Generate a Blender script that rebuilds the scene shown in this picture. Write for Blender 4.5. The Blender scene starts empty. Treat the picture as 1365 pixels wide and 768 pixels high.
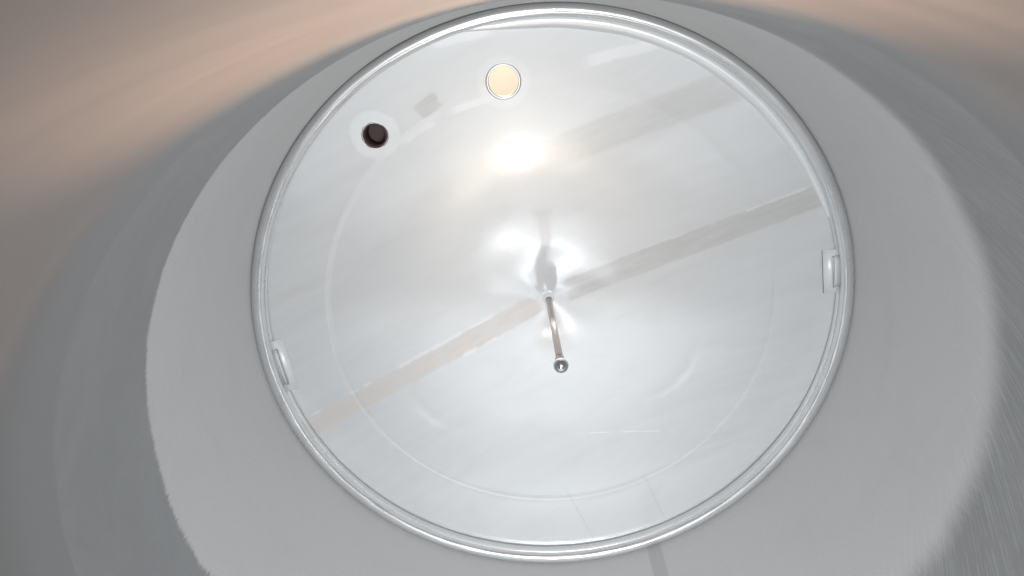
import bpy, bmesh, math, random
from mathutils import Vector, Matrix, noise

random.seed(7)
S = bpy.context.scene
COL = S.collection
R = 0.5            # radius of the tank roof at its rim, metres
H = 1.60           # height of the roof rim above the floor
PI = math.pi


# ------------------------------------------------------------------ helpers
def rad(d):
    return math.radians(d)


def link_mesh(name, bm, mat, parent=None, smooth=True):
    me = bpy.data.meshes.new(name)
    bm.normal_update()
    bm.to_mesh(me)
    bm.free()
    for p in me.polygons:
        p.use_smooth = smooth
    if mat:
        me.materials.append(mat)
    o = bpy.data.objects.new(name, me)
    COL.objects.link(o)
    if parent:
        o.parent = parent
    return o


def lathe(prof, n=256, closed=False, wob=None, a0=0.0, a1=2 * PI, cap=False):
    """Surface of revolution about z of a list of (r, z) in tank radii."""
    bm = bmesh.new()
    full = abs(a1 - a0 - 2 * PI) < 1e-6
    cols = n if full else n + 1
    rings = []
    for k in range(cols):
        a = a0 + (a1 - a0) * k / n
        ring = []
        for j, (r, z) in enumerate(prof):
            dr, dz = wob(a, j, r, z) if wob else (0, 0)
            ring.append(bm.verts.new(((r + dr) * R * math.cos(a), (r + dr) * R * math.sin(a), (z + dz) * R)))
        rings.append(ring)
    m = len(prof)
    for k in range(n):
        A, B = rings[k], rings[(k + 1) % cols]
        for j in range(m if closed else m - 1):
            j2 = (j + 1) % m
            bm.faces.new((A[j], B[j], B[j2], A[j2]))
    if cap and not full:
        bm.faces.new(rings[0])
        bm.faces.new(rings[-1][::-1])
    bmesh.ops.recalc_face_normals(bm, faces=bm.faces)
    return bm


def circle_prof(r0, z0, t, m=14, sq=1.0):
    return [(r0 + t * math.cos(2 * PI * i / m), z0 + sq * t * math.sin(2 * PI * i / m)) for i in range(m)]


def nz(x, y=0.0, z=0.0):
    return noise.noise(Vector((x, y, z)))


# ------------------------------------------------------------------ materials
class N:
    """Small shader node builder."""

    def __init__(self, name):
        self.m = bpy.data.materials.new(name)
        self.m.use_nodes = True
        self.t = self.m.node_tree
        self.t.nodes.clear()
        self.out = self.t.nodes.new('ShaderNodeOutputMaterial')

    def n(self, typ, **kw):
        o = self.t.nodes.new('ShaderNode' + typ)
        for k, v in kw.items():
            if k.startswith('i_'):
                o.inputs[k[2:].replace('_', ' ')].default_value = v
            else:
                setattr(o, k, v)
        return o

    def put(self, sock, v):
        if hasattr(v, 'links'):
            self.t.links.new(v, sock)
        else:
            sock.default_value = v

    def math(self, op, a, b=0.0, c=None, clamp=False):
        o = self.n('Math', operation=op, use_clamp=clamp)
        self.put(o.inputs[0], a)
        self.put(o.inputs[1], b)
        if c is not None:
            self.put(o.inputs[2], c)
        return o.outputs[0]

    def step(self, v, lo, hi):
        """0 below lo, 1 above hi, smooth between (lo may exceed hi)."""
        o = self.n('MapRange', interpolation_type='SMOOTHSTEP')
        self.put(o.inputs['Value'], v)
        flip = lo > hi
        a, b = (hi, lo) if flip else (lo, hi)
        o.inputs['From Min'].default_value = a
        o.inputs['From Max'].default_value = b
        o.inputs['To Min'].default_value = 1.0 if flip else 0.0
        o.inputs['To Max'].default_value = 0.0 if flip else 1.0
        return o.outputs[0]

    def noise(self, vec, scale, detail=2.0, rough=0.5, dist=0.0):
        o = self.n('TexNoise')
        self.put(o.inputs['Vector'], vec)
        o.inputs['Scale'].default_value = scale
        o.inputs['Detail'].default_value = detail
        o.inputs['Roughness'].default_value = rough
        o.inputs['Distortion'].default_value = dist
        return o.outputs['Fac']

    def mixf(self, f, a, b):
        o = self.n('Mix', data_type='FLOAT')
        self.put(o.inputs['Factor'], f)
        self.put(o.inputs['A'], a)
        self.put(o.inputs['B'], b)
        return o.outputs['Result']

    def mixc(self, f, a, b):
        o = self.n('Mix', data_type='RGBA')
        self.put(o.inputs['Factor'], f)
        for s, v in ((o.inputs[6], a), (o.inputs[7], b)):
            if hasattr(v, 'links'):
                self.t.links.new(v, s)
            else:
                s.default_value = (*v, 1)
        return o.outputs[2]

    def xyz(self, x, y, z):
        o = self.n('CombineXYZ')
        self.put(o.inputs[0], x)
        self.put(o.inputs[1], y)
        self.put(o.inputs[2], z)
        return o.outputs[0]

    def coords(self):
        """Object coordinates in tank radii: vector, x, y, z, r, azimuth."""
        tc = self.n('TexCoord').outputs['Object']
        v = self.n('VectorMath', operation='SCALE')
        self.t.links.new(tc, v.inputs[0])
        v.inputs['Scale'].default_value = 1.0 / R
        s = self.n('SeparateXYZ')
        self.t.links.new(v.outputs[0], s.inputs[0])
        x, y, z = s.outputs
        r = self.math('SQRT', self.math('ADD', self.math('MULTIPLY', x, x), self.math('MULTIPLY', y, y)))
        az = self.math('ARCTAN2', y, x)
        return v.outputs[0], x, y, z, r, az

    def steel(self, color, rough, matte=0.0, matte_col=None, gloss=0.0, gloss_rough=0.08, bump=None):
        """Brushed steel: a wide metallic lobe, a share of matte oxide, a share of polish."""
        p = self.n('BsdfPrincipled')
        p.inputs['Metallic'].default_value = 1.0
        self.put(p.inputs['Base Color'], color if hasattr(color, 'links') else (*color, 1))
        self.put(p.inputs['Roughness'], rough)
        if bump is not None:
            self.t.links.new(bump, p.inputs['Normal'])
        cur = p.outputs[0]
        if matte or hasattr(matte, 'links'):
            d = self.n('BsdfDiffuse')
            mc = matte_col or color
            self.put(d.inputs['Color'], mc if hasattr(mc, 'links') else (*mc, 1))
            d.inputs['Roughness'].default_value = 0.3
            if bump is not None:
                self.t.links.new(bump, d.inputs['Normal'])
            mx = self.n('MixShader')
            self.put(mx.inputs[0], matte)
            self.t.links.new(cur, mx.inputs[1])
            self.t.links.new(d.outputs[0], mx.inputs[2])
            cur = mx.outputs[0]
        if gloss or hasattr(gloss, 'links'):
            g = self.n('BsdfAnisotropic', distribution='GGX')
            g.inputs['Color'].default_value = (0.85, 0.86, 0.87, 1)
            g.inputs['Anisotropy'].default_value = 0.0
            self.put(g.inputs['Roughness'], gloss_rough)
            if bump is not None:
                self.t.links.new(bump, g.inputs['Normal'])
            mx = self.n('MixShader')
            self.put(mx.inputs[0], gloss)
            self.t.links.new(cur, mx.inputs[1])
            self.t.links.new(g.outputs[0], mx.inputs[2])
            cur = mx.outputs[0]
        self.t.links.new(cur, self.out.inputs[0])
        return self.m

    def lobe(self, amount, rough, bump=None):
        """Lay one more glossy lobe over the finished surface."""
        cur = self.out.inputs[0].links[0].from_socket
        g = self.n('BsdfAnisotropic', distribution='GGX')
        g.inputs['Color'].default_value = (0.85, 0.86, 0.87, 1)
        g.inputs['Anisotropy'].default_value = 0.0
        self.put(g.inputs['Roughness'], rough)
        if bump is not None:
            self.t.links.new(bump, g.inputs['Normal'])
        mx = self.n('MixShader')
        self.put(mx.inputs[0], amount)
        self.t.links.new(cur, mx.inputs[1])
        self.t.links.new(g.outputs[0], mx.inputs[2])
        self.t.links.new(mx.outputs[0], self.out.inputs[0])
        return self.m

    def bump(self, h, strength, dist=0.001):
        b = self.n('Bump')
        b.inputs['Strength'].default_value = strength
        b.inputs['Distance'].default_value = dist
        self.t.links.new(h, b.inputs['Height'])
        return b.outputs[0]


def strip_mask(k, x, y, p0, p1, half, edge, wob, taper=0.02):
    """1 inside a straight band from p0 to p1 (tank radii), ragged by wob."""
    dx, dy = p1[0] - p0[0], p1[1] - p0[1]
    L = math.hypot(dx, dy)
    dx, dy = dx / L, dy / L
    ux = k.math('SUBTRACT', x, p0[0])
    uy = k.math('SUBTRACT', y, p0[1])
    along = k.math('ADD', k.math('MULTIPLY', ux, dx), k.math('MULTIPLY', uy, dy))
    across = k.math('ABSOLUTE', k.math('SUBTRACT', k.math('MULTIPLY', ux, -dy), k.math('MULTIPLY', uy, -dx)))
    along = k.math('ADD', along, wob)
    across = k.math('ADD', across, k.math('MULTIPLY', wob, 0.35))
    m = k.step(across, half + edge, half - edge)
    m = k.math('MULTIPLY', m, k.step(along, -taper, taper))
    return k.math('MULTIPLY', m, k.step(along, L + taper, L - taper))


def make_roof_mat():
    k = N('brushed_steel_roof')
    vec, x, y, z, r, az = k.coords()
    # sheet grain runs along one direction
    ca, sa = math.cos(rad(153.5)), math.sin(rad(153.5))
    u = k.math('ADD', k.math('MULTIPLY', x, ca), k.math('MULTIPLY', y, sa))
    v = k.math('SUBTRACT', k.math('MULTIPLY', y, ca), k.math('MULTIPLY', x, sa))
    grain = k.noise(k.xyz(k.math('MULTIPLY', u, 1.2), k.math('MULTIPLY', v, 26), 0), 1.0, 4.0, 0.6)
    fine = k.noise(k.xyz(k.math('MULTIPLY', u, 14), k.math('MULTIPLY', v, 420), 0), 1.0, 2.0, 0.6)
    cloud = k.noise(vec, 2.2, 3.0, 0.55, 0.4)
    wob = k.math('MULTIPLY', k.math('SUBTRACT', k.noise(vec, 18.0, 4.0, 0.7), 0.5), 0.05)
    # ground-back weld seams and grinder marks
    seam = strip_mask(k, x, y, (0.93, -0.464), (0.06, -0.03), 0.042, 0.006, wob)
    seam_l = strip_mask(k, x, y, (-0.04, 0.02), (-0.89, 0.444), 0.040, 0.005, wob)
    mark = strip_mask(k, x, y, (0.60, -0.80), (0.02, -0.56), 0.055, 0.012, wob, 0.12)
    streak = strip_mask(k, x, y, (0.31, -0.905), (0.10, -0.85), 0.018, 0.006, wob, 0.03)
    patch = strip_mask(k, x, y, (-0.37, -0.74), (-0.43, -0.69), 0.026, 0.006, wob, 0.008)
    arc = k.math('MULTIPLY', k.step(k.math('ABSOLUTE', k.math('SUBTRACT', r, 0.783)), 0.013, 0.007),
                 k.step(k.noise(vec, 2.5, 2.0), 0.30, 0.55))
    arc = k.math('MULTIPLY', arc, k.math('MULTIPLY', k.step(y, 0.25, -0.05), k.step(x, -0.25, -0.45)))
    bright = k.math('MAXIMUM', k.math('MULTIPLY', streak, 0.8), k.math('MULTIPLY', arc, 0.6))
    dark = k.math('MAXIMUM', k.math('MULTIPLY', seam, 0.9), k.math('MULTIPLY', mark, 0.7))
    dark = k.math('MAXIMUM', dark, k.math('MULTIPLY', patch, 0.9))
    tone = k.noise(k.xyz(k.math('MULTIPLY', u, 7), k.math('MULTIPLY', v, 40), 3.0), 1.0, 4.0, 0.65)
    tone = k.step(tone, 0.25, 0.75)
    dark = k.math('MULTIPLY', dark, k.math('ADD', 0.6, k.math('MULTIPLY', tone, 0.4)))
    seam_l = k.math('MULTIPLY', seam_l, k.math('ADD', 0.45, k.math('MULTIPLY', tone, 0.55)))
    halo = None
    for hx_, hy_, w_, s_ in ((-0.163, -0.788, 0.083, 0.35), (-0.576, -0.623, 0.078, 0.75)):
        dd = k.math('SQRT', k.math('ADD', k.math('POWER', k.math('SUBTRACT', x, hx_), 2.0), k.math('POWER', k.math('SUBTRACT', y, hy_), 2.0)))
        dd = k.math('ADD', dd, k.math('MULTIPLY', wob, 0.5))
        mm = k.math('MULTIPLY', k.step(dd, w_ + 0.006, w_ - 0.006), s_)
        halo = mm if halo is None else k.math('MAXIMUM', halo, mm)
    bright = k.math('MAXIMUM', bright, halo)
    mk1 = strip_mask(k, x, y, (-0.33, -0.695), (-0.19, -0.745), 0.012, 0.006, wob, 0.03)
    mk2 = strip_mask(k, x, y, (-0.49, -0.60), (-0.395, -0.660), 0.012, 0.005, wob, 0.015)
    mk3 = strip_mask(k, x, y, (-0.38, -0.905), (-0.20, -0.945), 0.018, 0.006, wob, 0.02)
    scr = k.math('MULTIPLY', strip_mask(k, x, y, (0.14, 0.520), (0.49, 0.492), 0.0022, 0.0012, k.math('MULTIPLY', wob, 0.15), 0.03),
                 k.step(k.noise(vec, 22.0, 2.0), 0.40, 0.55))
    bright = k.math('MAXIMUM', bright, k.math('MULTIPLY', k.math('MAXIMUM', mk1, k.math('MAXIMUM', mk2, mk3)), 0.75))
    bright = k.math('MAXIMUM', bright, scr)
    brk = k.step(k.noise(k.xyz(k.math('MULTIPLY', u, 9), k.math('MULTIPLY', v, 9), 1.0), 1.0, 3.0, 0.6), 0.42, 0.55)
    e1 = strip_mask(k, x, y, (-0.20, 0.053), (-0.87, 0.390), 0.006, 0.004, wob, 0.02)  # pale broken highlights painted along the seam edges
    e2 = strip_mask(k, x, y, (-0.16, 0.125), (-0.52, 0.306), 0.007, 0.004, wob, 0.02)
    e3 = strip_mask(k, x, y, (0.55, -0.317), (0.86, -0.473), 0.005, 0.003, wob, 0.02)
    bright = k.math('MAXIMUM', bright, k.math('MULTIPLY', k.math('MULTIPLY', k.math('MAXIMUM', e1, k.math('MAXIMUM', e2, e3)), brk), 0.55))
    fs1 = k.step(k.noise(k.xyz(k.math('MULTIPLY', u, 5), k.math('MULTIPLY', v, 300), 5.0), 1.0, 1.0, 0.5), 0.70, 0.76)
    fs2 = k.step(k.noise(k.xyz(k.math('MULTIPLY', k.math('ADD', x, k.math('MULTIPLY', y, 0.6)), 7), k.math('MULTIPLY', k.math('SUBTRACT', y, k.math('MULTIPLY', x, 0.6)), 260), 8.0), 1.0, 1.0, 0.5), 0.74, 0.79)
    bright = k.math('MAXIMUM', bright, k.math('MULTIPLY', k.math('MAXIMUM', fs1, fs2), 0.35))
    ln1 = strip_mask(k, x, y, (0.076, 0.753), (0.211, 0.99), 0.004, 0.003, k.math('MULTIPLY', wob, 0.3), 0.05)
    ln2 = strip_mask(k, x, y, (0.378, 0.69), (0.463, 0.86), 0.004, 0.003, k.math('MULTIPLY', wob, 0.3), 0.05)
    dark = k.math('MAXIMUM', dark, k.math('MULTIPLY', k.math('MAXIMUM', ln1, ln2), 0.35))
    stain = k.math('MULTIPLY', k.step(k.noise(vec, 9.0, 4.0, 0.65), 0.52, 0.75),
                   k.step(k.math('SQRT', k.math('ADD', k.math('POWER', k.math('ADD', x, 0.68), 2.0), k.math('POWER', k.math('ADD', y, 0.66), 2.0))), 0.13, 0.02))
    col = k.mixc(grain, (0.68, 0.688, 0.695), (0.735, 0.742, 0.746))
    col = k.mixc(dark, col, (0.51, 0.50, 0.485))
    col = k.mixc(k.math('MULTIPLY', seam_l, 0.95), col, (0.65, 0.60, 0.565))
    col = k.mixc(bright, col, (0.82, 0.83, 0.84))
    col = k.mixc(k.math('MULTIPLY', stain, 0.55), col, (0.50, 0.40, 0.36))
    smear = k.noise(k.xyz(k.math('MULTIPLY', u, 3.0), k.math('MULTIPLY', v, 9.0), 7.0), 1.0, 5.0, 0.65, 0.6)
    col = k.mixc(k.math('MULTIPLY', k.step(smear, 0.45, 0.72), 0.16), col, (0.52, 0.51, 0.50))
    rough = k.math('ADD', 0.45, k.math('MULTIPLY', k.math('SUBTRACT', grain, 0.5), 0.16))
    rough = k.math('ADD', rough, k.math('MULTIPLY', k.math('SUBTRACT', cloud, 0.5), 0.14))
    rough = k.mixf(k.math('MAXIMUM', dark, seam_l), rough, 0.50)
    h = k.math('ADD', k.math('MULTIPLY', fine, 0.35), k.math('MULTIPLY', grain, 0.65))
    pol = k.step(k.math('ADD', r, k.math('MULTIPLY', k.math('SUBTRACT', cloud, 0.5), 0.25)), 0.34, 0.12)
    pol = k.math('MULTIPLY', pol, k.step(y, 0.05, -0.05))
    gl = k.mixf(k.math('MAXIMUM', dark, seam_l), 0.20, 0.10)
    gl = k.math('ADD', gl, k.math('MULTIPLY', pol, 0.02))
    bp = k.bump(h, 0.05, 0.0006)
    # a scoured, duller patch on the near side of the middle
    scour = k.math('MULTIPLY', k.step(k.math('ADD', r, k.math('MULTIPLY', k.math('SUBTRACT', cloud, 0.5), 0.3)), 0.95, 0.20), k.step(y, -0.10, 0.10))
    gl = k.math('MULTIPLY', gl, k.math('SUBTRACT', 1.0, k.math('MULTIPLY', scour, 0.9)))
    rough = k.math('ADD', rough, k.math('MULTIPLY', scour, 0.22))
    wide = k.math('SUBTRACT', 0.12, k.math('MULTIPLY', scour, 0.09))
    k.steel(col, rough, matte=0.60, gloss=wide, gloss_rough=0.20, bump=bp)
    return k.lobe(gl, 0.085, bp)


def make_wall_mat():
    k = N('blasted_steel_wall')
    vec, x, y, z, r, az = k.coords()
    brush = k.noise(k.xyz(k.math('MULTIPLY', az, 120), k.math('MULTIPLY', z, 9), k.math('MULTIPLY', az, 3)), 1.0, 5.0, 0.75)
    big = k.noise(vec, 2.4, 2.0)
    zz = k.math('ADD', z, k.math('MULTIPLY', k.math('SUBTRACT', brush, 0.5), k.mixf(k.step(y, -0.1, 0.3), 0.030, 0.075)))
    zz = k.math('ADD', zz, k.math('MULTIPLY', k.math('SUBTRACT', big, 0.5), 0.06))
    blast = k.mixf(k.step(x, 0.1, 0.75), k.step(zz, -0.746, -0.726), k.step(zz, -0.80, -0.70))              # 1 on the blasted band next to the roof
    # slanting grinder scratches below the band, on the right-hand side
    ang = k.math('ADD', k.math('MULTIPLY', az, 250), k.math('MULTIPLY', z, 190))
    ln = k.noise(k.xyz(ang, k.math('MULTIPLY', z, 7.0), k.math('MULTIPLY', az, 5)), 1.0, 2.0, 0.5)
    scr = k.step(ln, 0.53, 0.62)
    scr = k.math('MULTIPLY', scr, k.step(x, 0.45, 0.85))
    scr = k.math('MULTIPLY', scr, k.step(z, -0.60, -0.70))
    speck = k.noise(vec, 150.0, 3.0, 0.8)
    seam = k.math('MULTIPLY', k.step(k.math('ABSOLUTE', k.math('SUBTRACT', az, rad(66.3))), 0.030, 0.022), 1.0)
    col = k.mixc(speck, (0.45, 0.449, 0.448), (0.57, 0.569, 0.568))
    low = k.mixc(brush, (0.27, 0.276, 0.28), (0.33, 0.334, 0.338))
    blot = k.noise(k.xyz(k.math('MULTIPLY', az, 3.0), k.math('MULTIPLY', z, 5.0), 2.0), 1.0, 5.0, 0.7, 0.5)
    col = k.mixc(k.math('MULTIPLY', k.step(blot, 0.42, 0.75), 0.22), col, (0.45, 0.44, 0.43))
    low = k.mixc(k.math('MULTIPLY', k.step(blot, 0.35, 0.70), 0.20), low, (0.46, 0.465, 0.46))
    col = k.mixc(blast, low, col)
    col = k.mixc(k.math('MULTIPLY', scr, 0.17), col, (0.70, 0.71, 0.72))
    col = k.mixc(k.math('MULTIPLY', seam, 0.6), col, (0.38, 0.38, 0.38))
    rough = k.mixf(blast, k.math('ADD', 0.38, k.math('MULTIPLY', brush, 0.16)), 0.62)
    matte = k.mixf(blast, 0.40, 0.70)
    h = k.math('ADD', k.math('MULTIPLY', speck, k.mixf(blast, 0.3, 0.8)), k.math('MULTIPLY', brush, k.mixf(blast, 0.6, 0.1)))
    return k.steel(col, rough, matte=matte, bump=k.bump(h, 0.12, 0.0006))


def make_course_mat():
    k = N('rolled_steel_course')
    vec, x, y, z, r, az = k.coords()
    band = k.noise(k.xyz(k.math('MULTIPLY', az, 0.8), k.math('MULTIPLY', z, 9), 0), 1.0, 3.0, 0.55)
    fine = k.noise(k.xyz(k.math('MULTIPLY', az, 6), k.math('MULTIPLY', z, 160), 0), 1.0, 2.0, 0.6)
    col = k.mixc(band, (0.24, 0.235, 0.23), (0.29, 0.284, 0.278))
    col = k.mixc(k.step(k.math('ADD', z, k.math('MULTIPLY', band, 0.2)), -1.25, -1.05), col, (0.295, 0.30, 0.303))
    rough = k.math('ADD', 0.30, k.math('MULTIPLY', band, 0.14))
    return k.steel(col, rough, matte=0.35, bump=k.bump(k.math('ADD', fine, band), 0.05, 0.0006))


def plain(name, col, rough, matte=0.0, gloss=0.0, grain=120.0, strength=0.05):
    k = N(name)
    vec, x, y, z, r, az = k.coords()
    nn = k.noise(vec, grain, 2.0, 0.6)
    big = k.noise(vec, 6.0, 3.0, 0.6)
    c = k.mixc(big, tuple(v * 0.93 for v in col), tuple(min(1, v * 1.04) for v in col))
    ro = k.math('ADD', rough - 0.05, k.math('MULTIPLY', big, 0.10))
    return k.steel(c, ro, matte=matte, gloss=gloss, bump=k.bump(nn, strength, 0.0005))


def make_bead_mat():
    k = N('polished_bead')
    vec, x, y, z, r, az = k.coords()
    a = k.noise(k.xyz(k.math('MULTIPLY', az, 7), k.math('MULTIPLY', r, 25), k.math('MULTIPLY', z, 25)), 1.0, 4.0, 0.6)
    f = k.noise(k.xyz(k.math('MULTIPLY', az, 40), k.math('MULTIPLY', r, 300), k.math('MULTIPLY', z, 300)), 1.0, 2.0, 0.6)
    col = k.mixc(a, (0.70, 0.72, 0.73), (0.80, 0.81, 0.82))
    ro = k.math('ADD', 0.20, k.math('MULTIPLY', a, 0.20))
    return k.steel(col, ro, matte=0.22, gloss=0.20, gloss_rough=0.13, bump=k.bump(k.math('ADD', a, f), 0.06, 0.0006))


def simple_principled(name, col, rough, metallic=0.0):
    k = N(name)
    vec = k.n('TexCoord').outputs['Object']
    nn = k.noise(vec, 9.0, 4.0, 0.6)
    c = k.mixc(nn, tuple(v * 0.9 for v in col), tuple(min(1, v * 1.06) for v in col))
    p = k.n('BsdfPrincipled')
    k.put(p.inputs['Base Color'], c)
    p.inputs['Roughness'].default_value = rough
    p.inputs['Metallic'].default_value = metallic
    k.t.links.new(p.outputs[0], k.out.inputs[0])
    return k.m


M_ROOF = make_roof_mat()
M_WALL = make_wall_mat()
M_COURSE = make_course_mat()
M_BEAD = make_bead_mat()
M_PLATE = plain('satin_plate', (0.76, 0.78, 0.79), 0.40, matte=0.55)
M_COLLAR = plain('ground_collar', (0.70, 0.71, 0.72), 0.40, matte=0.40)
M_LUG = plain('welded_lug', (0.72, 0.73, 0.73), 0.45, matte=0.8)
M_PIPE = plain('polished_pipe', (0.62, 0.545, 0.51), 0.24, matte=0.45, grain=40.0, strength=0.03)
M_BALL = plain('steel_ball', (0.62, 0.63, 0.63), 0.14, grain=40.0, strength=0.03)
M_NOZZLE = plain('nozzle_steel', (0.74, 0.72, 0.69), 0.34, matte=0.5)
M_DARK = simple_principled('shaded_bore', (0.060, 0.028, 0.026), 0.6)  # dark brown colour stands in for the shade inside the closed nozzle
M_CEIL = simple_principled('ceiling_paint', (0.76, 0.70, 0.62), 0.8)

# ------------------------------------------------------------------ the tank
tank = bpy.data.objects.new('steel_tank', None)
COL.objects.link(tank)
tank['label'] = 'brushed stainless steel tank seen from inside, looking up at its round shallow-cone roof'
tank['category'] = 'tank'


def child(name, bm, mat, parent=None, smooth=True):
    o = link_mesh(name, bm, mat, parent or tank, smooth)
    if parent is None:
        o.location = (0, 0, H)
    return o


PROF = [(0.0, 0.2450), (0.05, 0.2340), (0.10, 0.2235), (0.16, 0.2110), (0.24, 0.1945), (0.33, 0.1765),
        (0.42, 0.1592), (0.50, 0.1440), (0.60, 0.1260), (0.70, 0.1085), (0.775, 0.0945),
        (0.790, 0.0913), (0.81, 0.0868), (0.90, 0.0672), (1.0, 0.0455)]


def roof_z(r):
    # smooth monotone interpolation of the roof profile
    P = PROF
    if r >= P[-1][0]:
        s = (P[-1][1] - P[-2][1]) / (P[-1][0] - P[-2][0])
        return P[-1][1] + s * (r - P[-1][0])
    for i in range(len(P) - 1):
        if r <= P[i + 1][0]:
            break
    def slope(j):
        if j == 0:
            return (P[1][1] - P[0][1]) / (P[1][0] - P[0][0])
        if j == len(P) - 1:
            return (P[-1][1] - P[-2][1]) / (P[-1][0] - P[-2][0])
        return (P[j + 1][1] - P[j - 1][1]) / (P[j + 1][0] - P[j - 1][0])
    h = P[i + 1][0] - P[i][0]
    t = (r - P[i][0]) / h
    m0, m1 = slope(i) * h, slope(i + 1) * h
    return ((2 * t**3 - 3 * t**2 + 1) * P[i][1] + (t**3 - 2 * t**2 + t) * m0
            + (-2 * t**3 + 3 * t**2) * P[i + 1][1] + (t**3 - t**2) * m1)


def dent(x, y):
    """Small unevenness of the pressed sheet, strongest near the pulled centre."""
    r = math.hypot(x, y)
    a = math.atan2(y, x)
    c = math.exp(-(r / 0.22) ** 2)
    d = 0.0011 * nz(x * 2.3 + 5, y * 2.3, 1.7) * min(1, r / 0.2)
    d += 0.0042 * c * nz(math.cos(a) * 1.6 + 9, math.sin(a) * 1.6, r * 7) * min(1, r / 0.05)
    for bx, by, w_, h_ in ((-0.15, -0.20, 0.07, 0.0030), (0.19, -0.07, 0.06, 0.0026), (0.03, -0.16, 0.05, 0.0016)):
        e = ((x - bx) ** 2 + (y - by) ** 2) / (w_ * w_)
        if e < 9:
            d += h_ * math.exp(-e)
    d -= 0.0038 * math.exp(-((x + 0.117) ** 2 + (y + 0.555) ** 2) / 0.0144)
    near = max(0.0, math.sin(a - 0.1)) ** 7
    g = (0.0008 + 0.0005 * near) * max(0.0, min(1.0, (y + 0.45) / 0.4))
    d += g * math.exp(-((r - 0.787) / 0.007) ** 2)
    # wavy fold lines pressed around the middle
    for ac, aw, rc in ((rad(24), rad(15), 0.565), (rad(139), rad(13), 0.62)):
        if abs(a - ac) < 3 * aw:
            f = math.exp(-((a - ac) / aw) ** 2)
            d += 0.0022 * f * math.exp(-((r - rc + 0.35 * (a - ac) ** 2) / 0.020) ** 2)
    return d


def roof_pt(x, y):
    return roof_z(math.hypot(x, y)) + dent(x, y)


HOLES = [(-0.163, -0.788, 0.049), (-0.576, -0.623, 0.0355)]


def roof_bm():
    bm = bmesh.new()
    na = 320
    radii = sorted([1.016 * (i / 130.0) for i in range(1, 131) if not 0.764 < 1.016 * i / 130.0 < 0.810]
                   + [0.766 + 0.0018 * i for i in range(24)])
    grid = []
    c = bm.verts.new((0, 0, roof_z(0)))
    for r in radii:
        grid.append([bm.verts.new((r * math.cos(2 * PI * k / na), r * math.sin(2 * PI * k / na), 0)) for k in range(na)])
    for k in range(na):
        bm.faces.new((c, grid[0][k], grid[0][(k + 1) % na]))
    for i in range(len(radii) - 1):
        for k in range(na):
            k2 = (k + 1) % na
            bm.faces.new((grid[i][k], grid[i + 1][k], grid[i + 1][k2], grid[i][k2]))
    for hx, hy, hr in HOLES:
        kill = [f for f in bm.faces if math.hypot(f.calc_center_median().x - hx, f.calc_center_median().y - hy) < hr + 0.002]
        edge = {v for f in kill for v in f.verts}
        bmesh.ops.delete(bm, geom=kill, context='FACES')
        for v in edge:
            if v.is_valid:
                dx, dy = v.co.x - hx, v.co.y - hy
                L = math.hypot(dx, dy)
                v.co.x, v.co.y = hx + dx / L * (hr + 0.004), hy + dy / L * (hr + 0.004)
    for v in bm.verts:
        v.co.z = roof_pt(v.co.x, v.co.y) if v is not c else roof_z(0)
        v.co *= R
    for f in bm.faces:
        if f.normal.z > 0:
            f.normal_flip()
    bm.normal_update()
    bmesh.ops.recalc_face_normals(bm, faces=bm.faces)
    if sum(f.normal.z for f in bm.faces) > 0:
        bmesh.ops.reverse_faces(bm, faces=bm.faces)
    return bm


roof = child('roof_plate', roof_bm(), M_ROOF)

# upper wall ring (blasted) and lower rolled course; thin gap-free lap joint at z = -1.10
child('upper_wall', lathe([(1.020, 0.06), (1.020, -0.10), (1.020, -0.35), (1.020, -0.60), (1.020, -0.75), (1.020, -0.95), (1.020, -1.115)], 288), M_WALL)


def course_wob(a, j, r, z):
    return (0.0012 * nz(math.cos(a) * 2, math.sin(a) * 2, z * 2.0) * min(1, (-1.1 - z) * 4), 0)


child('lower_wall', lathe([(1.0199, -1.100), (1.0197, -1.120), (1.0193, -1.160), (1.0185, -1.25), (1.0185, -1.5), (1.0185, -1.75), (1.0185, -2.0),
                           (1.0185, -2.3), (1.0185, -2.7)], 288, wob=course_wob), M_COURSE)


# rolled bead at the joint of roof and wall
def bead_wob(a, j, r, z):
    w = 0.0016 * nz(math.cos(a) * 3, math.sin(a) * 3, 0.3) + 0.0006 * nz(math.cos(a) * 14, math.sin(a) * 14, j * 0.3)
    return (w, 0.6 * w)


bead = [(0.9775, 0.043)]
for t in range(146, 371, 7):
    bead.append((0.9985 + 0.0205 * math.cos(rad(t)), 0.006 + 0.0215 * math.sin(rad(t))))
bead += [(1.0199, 0.0120)]
child('rim_bead', lathe(bead, 360, wob=bead_wob), M_BEAD)


# curved flange strip lapped under the roof edge (about a quarter of the round)
def strip_bm():
    bm = bmesh.new()
    a0, a1, n = rad(-107), rad(-21.5), 150
    rows = []
    for k in range(n + 1):
        a = a0 + (a1 - a0) * k / n
        t = k / n
        ri = 0.947 + 0.004 * nz(t * 9, 2.0) + 0.030 * max(0, 1 - t / 0.16) ** 1.4 + 0.026 * max(0, (t - 0.72) / 0.28) ** 1.5
        ring = []
        for r, dz in ((ri, -0.001), (ri + 0.001, -0.007), (0.965 if ri < 0.96 else ri + 0.004, -0.009), (0.982, -0.010), (0.982, 0.0)):
            ring.append(bm.verts.new((r * R * math.cos(a), r * R * math.sin(a), (roof_z(r) + dz) * R)))
        rows.append(ring)
    for A, B in zip(rows, rows[1:]):
        for j in range(4):
            bm.faces.new((A[j], B[j], B[j + 1], A[j + 1]))
    bm.faces.new(rows[0])
    bm.faces.new(rows[-1][::-1])
    bmesh.ops.recalc_face_normals(bm, faces=bm.faces)
    return bm


child('flange_strip', strip_bm(), M_PLATE)


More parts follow.
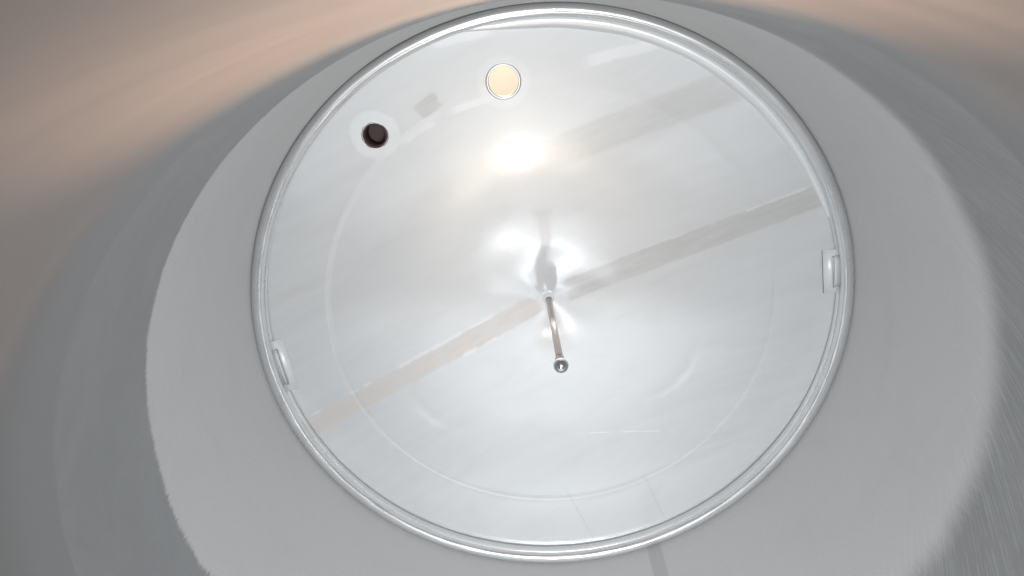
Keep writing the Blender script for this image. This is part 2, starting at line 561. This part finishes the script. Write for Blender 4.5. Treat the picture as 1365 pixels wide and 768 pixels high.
# ------------------------------------------------------------------ nozzles in the roof
def ring_on_roof(hx, hy, r_in, r_out, lift, mat, name, parent=None, m=64, rag=0.0):
    bm = bmesh.new()
    rings = []
    prof = [(r_in, 0.0), (r_in + 0.0005, lift), (r_in + (r_out - r_in) * 0.5, lift * 0.9), (r_out - 0.003, lift * 0.55), (r_out, 0.0)]
    for k in range(m):
        a = 2 * PI * k / m
        row = []
        for i, (r, dz) in enumerate(prof):
            rr = r + (rag * nz(math.cos(a) * 2 + hx * 9, math.sin(a) * 2, 3.0) if i >= 2 else 0)
            px, py = hx + rr * math.cos(a), hy + rr * math.sin(a)
            row.append(bm.verts.new((px * R, py * R, (roof_pt(px, py) - dz - 0.0004) * R)))
        rings.append(row)
    for k in range(m):
        A, B = rings[k], rings[(k + 1) % m]
        for i in range(len(prof) - 1):
            bm.faces.new((A[i], B[i], B[i + 1], A[i + 1]))
    bmesh.ops.recalc_face_normals(bm, faces=bm.faces)
    if sum(f.normal.z for f in bm.faces) > 0:
        bmesh.ops.reverse_faces(bm, faces=bm.faces)
    return child(name, bm, mat, parent)


def tube_bm(hx, hy, r, z0, z1, thick=0.006, m=48):
    bm = bmesh.new()
    prof = [(r, z0), (r, z1), (r + thick, z1), (r + thick, z0)]
    rings = []
    for k in range(m):
        a = 2 * PI * k / m
        rings.append([bm.verts.new(((hx + q * math.cos(a)) * R, (hy + q * math.sin(a)) * R, zz * R)) for q, zz in prof])
    for k in range(m):
        A, B = rings[k], rings[(k + 1) % m]
        for i in range(4):
            bm.faces.new((A[i], B[i], B[(i + 1) % 4], A[(i + 1) % 4]))
    bmesh.ops.recalc_face_normals(bm, faces=bm.faces)
    return bm


hx, hy, hr = HOLES[0]
n0 = child('nozzle', tube_bm(hx, hy, hr - 0.001, roof_pt(hx, hy) - 0.004, roof_pt(hx, hy) + 0.045), M_NOZZLE)
n0['label'] = 'open nozzle letting warm light in'
c0 = ring_on_roof(hx, hy, hr + 0.003, hr + 0.008, 0.0008, M_COLLAR, 'collar', n0)
c0.location = (0, 0, 0)
hx, hy, hr = HOLES[1]
n1 = child('nozzle', tube_bm(hx, hy, hr - 0.001, roof_pt(hx, hy) - 0.003, roof_pt(hx, hy) + 0.08), M_DARK)
n1['label'] = 'dark nozzle with a pale ground ring around it'
c1 = ring_on_roof(hx, hy, hr + 0.003, hr + 0.008, 0.0008, M_COLLAR, 'collar', n1, rag=0.004)
c1.location = (0, 0, 0)
bm = bmesh.new()
bmesh.ops.create_circle(bm, cap_ends=True, segments=48, radius=(hr + 0.004) * R)
for v in bm.verts:
    v.co += Vector((hx * R, hy * R, (roof_pt(hx, hy) + 0.08) * R))
cap = child('end_cap', bm, M_DARK, n1, False)  # closes the bore, coloured dark so it reads as unlit


# ------------------------------------------------------------------ welded lugs inside the bead
def lug_bm(w, d, h, t):
    """A bent plate: foot against the bead, tongue reaching in under the roof. Local x inwards."""
    bm = bmesh.new()
    def box(x0, x1, y0, y1, z0, z1):
        vs = [bm.verts.new(p) for p in ((x0, y0, z0), (x1, y0, z0), (x1, y1, z0), (x0, y1, z0), (x0, y0, z1), (x1, y0, z1), (x1, y1, z1), (x0, y1, z1))]
        for q in ((0, 3, 2, 1), (4, 5, 6, 7), (0, 1, 5, 4), (1, 2, 6, 5), (2, 3, 7, 6), (3, 0, 4, 7)):
            bm.faces.new([vs[i] for i in q])
    box(0, d, -w / 2, w / 2, 0, t)
    box(d * 0.30, d * 0.30 + t, -w * 0.36, w * 0.36, -h, -0.0004)
    box(d * 0.05, d * 0.30, -w * 0.36, -w * 0.36 + t, -h * 0.9, -0.0004)
    box(d * 0.05, d * 0.30, w * 0.36 - t, w * 0.36, -h * 0.9, -0.0004)
    bmesh.ops.bevel(bm, geom=[e for e in bm.edges], offset=0.0012, segments=2, affect='EDGES')
    return bm


def place_lug(az, w, d, h, name='lug'):
    o = child(name, lug_bm(w, d, h, 0.003), M_LUG)
    a = rad(az)
    r0, r1 = 0.985, 0.985 - d / R
    sl = math.atan2(roof_z(r1) - roof_z(r0), r0 - r1)
    o.location = (r0 * R * math.cos(a), r0 * R * math.sin(a), H + roof_z(r0) * R - 0.0045)
    o.rotation_euler = (0, -sl, a + PI)
    return o


place_lug(-10.2, 0.080, 0.026, 0.008)
place_lug(169.0, 0.100, 0.022, 0.006)

# ------------------------------------------------------------------ spray ball on its pipe
ball = bpy.data.objects.new('spray_ball', None)
COL.objects.link(ball)
TOP = Vector((0, 0, H + 0.241 * R))
TIP = Vector((0.006, 0.006, H - 0.300 * R))
ball.location = TOP
ball['label'] = 'thin polished rod with a small round ball tip hanging from the roof centre'
ball['category'] = 'spray ball'
D = TIP - TOP
q = Vector((0, 0, -1)).rotation_difference(D.normalized())


def lathe_local(prof, m=40):
    bm = bmesh.new()
    rings = []
    for k in range(m):
        a = 2 * PI * k / m
        rings.append([bm.verts.new((r * math.cos(a), r * math.sin(a), z)) for r, z in prof])
    for k in range(m):
        A, B = rings[k], rings[(k + 1) % m]
        for i in range(len(prof) - 1):
            bm.faces.new((A[i], B[i], B[i + 1], A[i + 1]))
    bmesh.ops.remove_doubles(bm, verts=bm.verts, dist=1e-6)
    bmesh.ops.recalc_face_normals(bm, faces=bm.faces)
    return bm


L = D.length
pr_ = 0.0057
pipe = link_mesh('pipe', lathe_local([(0.0, 0.004), (pr_, 0.004), (pr_, -L + 0.010), (0.0, -L + 0.010)]), M_PIPE, ball)
for p in pipe.data.polygons:
    p.use_smooth = abs(p.normal.z) < 0.9
col_ = link_mesh('weld_collar', lathe_local([(pr_ + 0.0005, 0.003), (pr_ + 0.0065, 0.0015), (pr_ + 0.006, -0.0015), (pr_ + 0.0035, -0.004), (pr_ + 0.0022, -0.009), (pr_ + 0.0003, -0.010)]), M_PLATE, ball)
rb = 0.0118
prof = [(rb * math.sin(rad(t)), -L + rb * 0.2 + rb * math.cos(rad(t))) for t in range(0, 181, 9)]
tip = link_mesh('ball_tip', lathe_local(prof), M_BALL, ball)
slv = link_mesh('sleeve', lathe_local([(pr_ + 0.0001, -L + 0.026), (pr_ + 0.0014, -L + 0.0255), (pr_ + 0.0014, -L + 0.017), (pr_ + 0.0026, -L + 0.0155), (pr_ + 0.0026, -L + 0.010)]), M_PIPE, ball)
ball.rotation_mode = 'QUATERNION'
ball.rotation_quaternion = q

# ------------------------------------------------------------------ the room ceiling seen through the open nozzle
bm = bmesh.new()
bmesh.ops.create_grid(bm, x_segments=4, y_segments=4, size=3.0)
for v in bm.verts:
    v.co.z += H + 0.9
ceil = link_mesh('ceiling', bm, M_CEIL, None, False)
ceil['kind'] = 'structure'

# ------------------------------------------------------------------ lamps
def lamp(kind, name, loc, energy, color, **kw):
    l = bpy.data.lights.new(name, kind)
    l.energy = energy
    l.color = color
    for k_, v_ in kw.items():
        setattr(l, k_, v_)
    o = bpy.data.objects.new(name, l)
    o.location = loc
    COL.objects.link(o)
    return o


def T(x, y, z):
    return Vector((x * R, y * R, H + z * R))


def aim(o, target):
    o.rotation_euler = (target - o.location).to_track_quat('-Z', 'Y').to_euler()


CAMP = (-0.1402, -0.9783, -2.2580)
LP = T(0.0, 0.174, -1.13)
bulb = lamp('AREA', 'hand_lamp_bulb', LP, 0.135, (1.0, 0.86, 0.70), shape='ELLIPSE', size=0.034, size_y=0.056, spread=rad(76))
aim(bulb, T(-0.117, -0.555, 0.125))
spill = lamp('POINT', 'hand_lamp_spill', LP, 0.09, (1.0, 0.80, 0.60), shadow_soft_size=0.008)
beam = lamp('SPOT', 'hand_lamp_beam', LP, 4.0, (1.0, 0.50, 0.30), spot_size=rad(160), spot_blend=0.12, shadow_soft_size=0.012)
aim(beam, LP + Vector((0.02, -0.174, -0.985)))
hot = lamp('SPOT', 'hand_lamp_hot_beam', LP, 30.0, (1.0, 0.58, 0.34), spot_size=rad(58), spot_blend=0.85, shadow_soft_size=0.012)
aim(hot, LP + Vector((-0.10, -0.90, -0.22)))
door = lamp('AREA', 'manway_daylight', T(0.0, -0.62, -2.68), 6.7, (0.93, 0.97, 1.0), shape='DISK', size=0.30, spread=rad(110))
aim(door, T(0.03, 0.55, 0))
glow = lamp('POINT', 'room_lamp', T(-0.3, -1.6, 1.0), 22.0, (1.0, 0.86, 0.68), shadow_soft_size=0.05)

w = bpy.data.worlds.new('World')
S.world = w
w.use_nodes = True
bg = w.node_tree.nodes['Background']
bg.inputs[0].default_value = (0.93, 0.97, 1.0, 1)
bg.inputs[1].default_value = 0.45

# ------------------------------------------------------------------ camera
Rm = ((0.9999984758671445, 0.0, -0.0017459276583058347),
      (-0.0006150414873906614, 0.9358976514921927, -0.35227149708054295),
      (0.0016340095850936842, 0.352272033989924, 0.9358962250598327))
cam = bpy.data.cameras.new('Camera')
co = bpy.data.objects.new('Camera', cam)
COL.objects.link(co)
X, Y, Z = (Vector(r_) for r_ in Rm)
m4 = Matrix((X, -Y, -Z)).transposed().to_4x4()
m4.translation = T(*CAMP)
co.matrix_world = m4
cam.sensor_width = 36.0
cam.lens = 36.0 * 960.0 / 1365.0
cam.clip_start = 0.005
cam.clip_end = 100
S.camera = co

S.view_settings.view_transform = 'Standard'
S.view_settings.look = 'None'
S.view_settings.exposure = 0.0
S.view_settings.gamma = 1.0
S.cycles.max_bounces = 12
S.cycles.diffuse_bounces = 6
S.cycles.glossy_bounces = 8
S.cycles.sample_clamp_indirect = 6.0
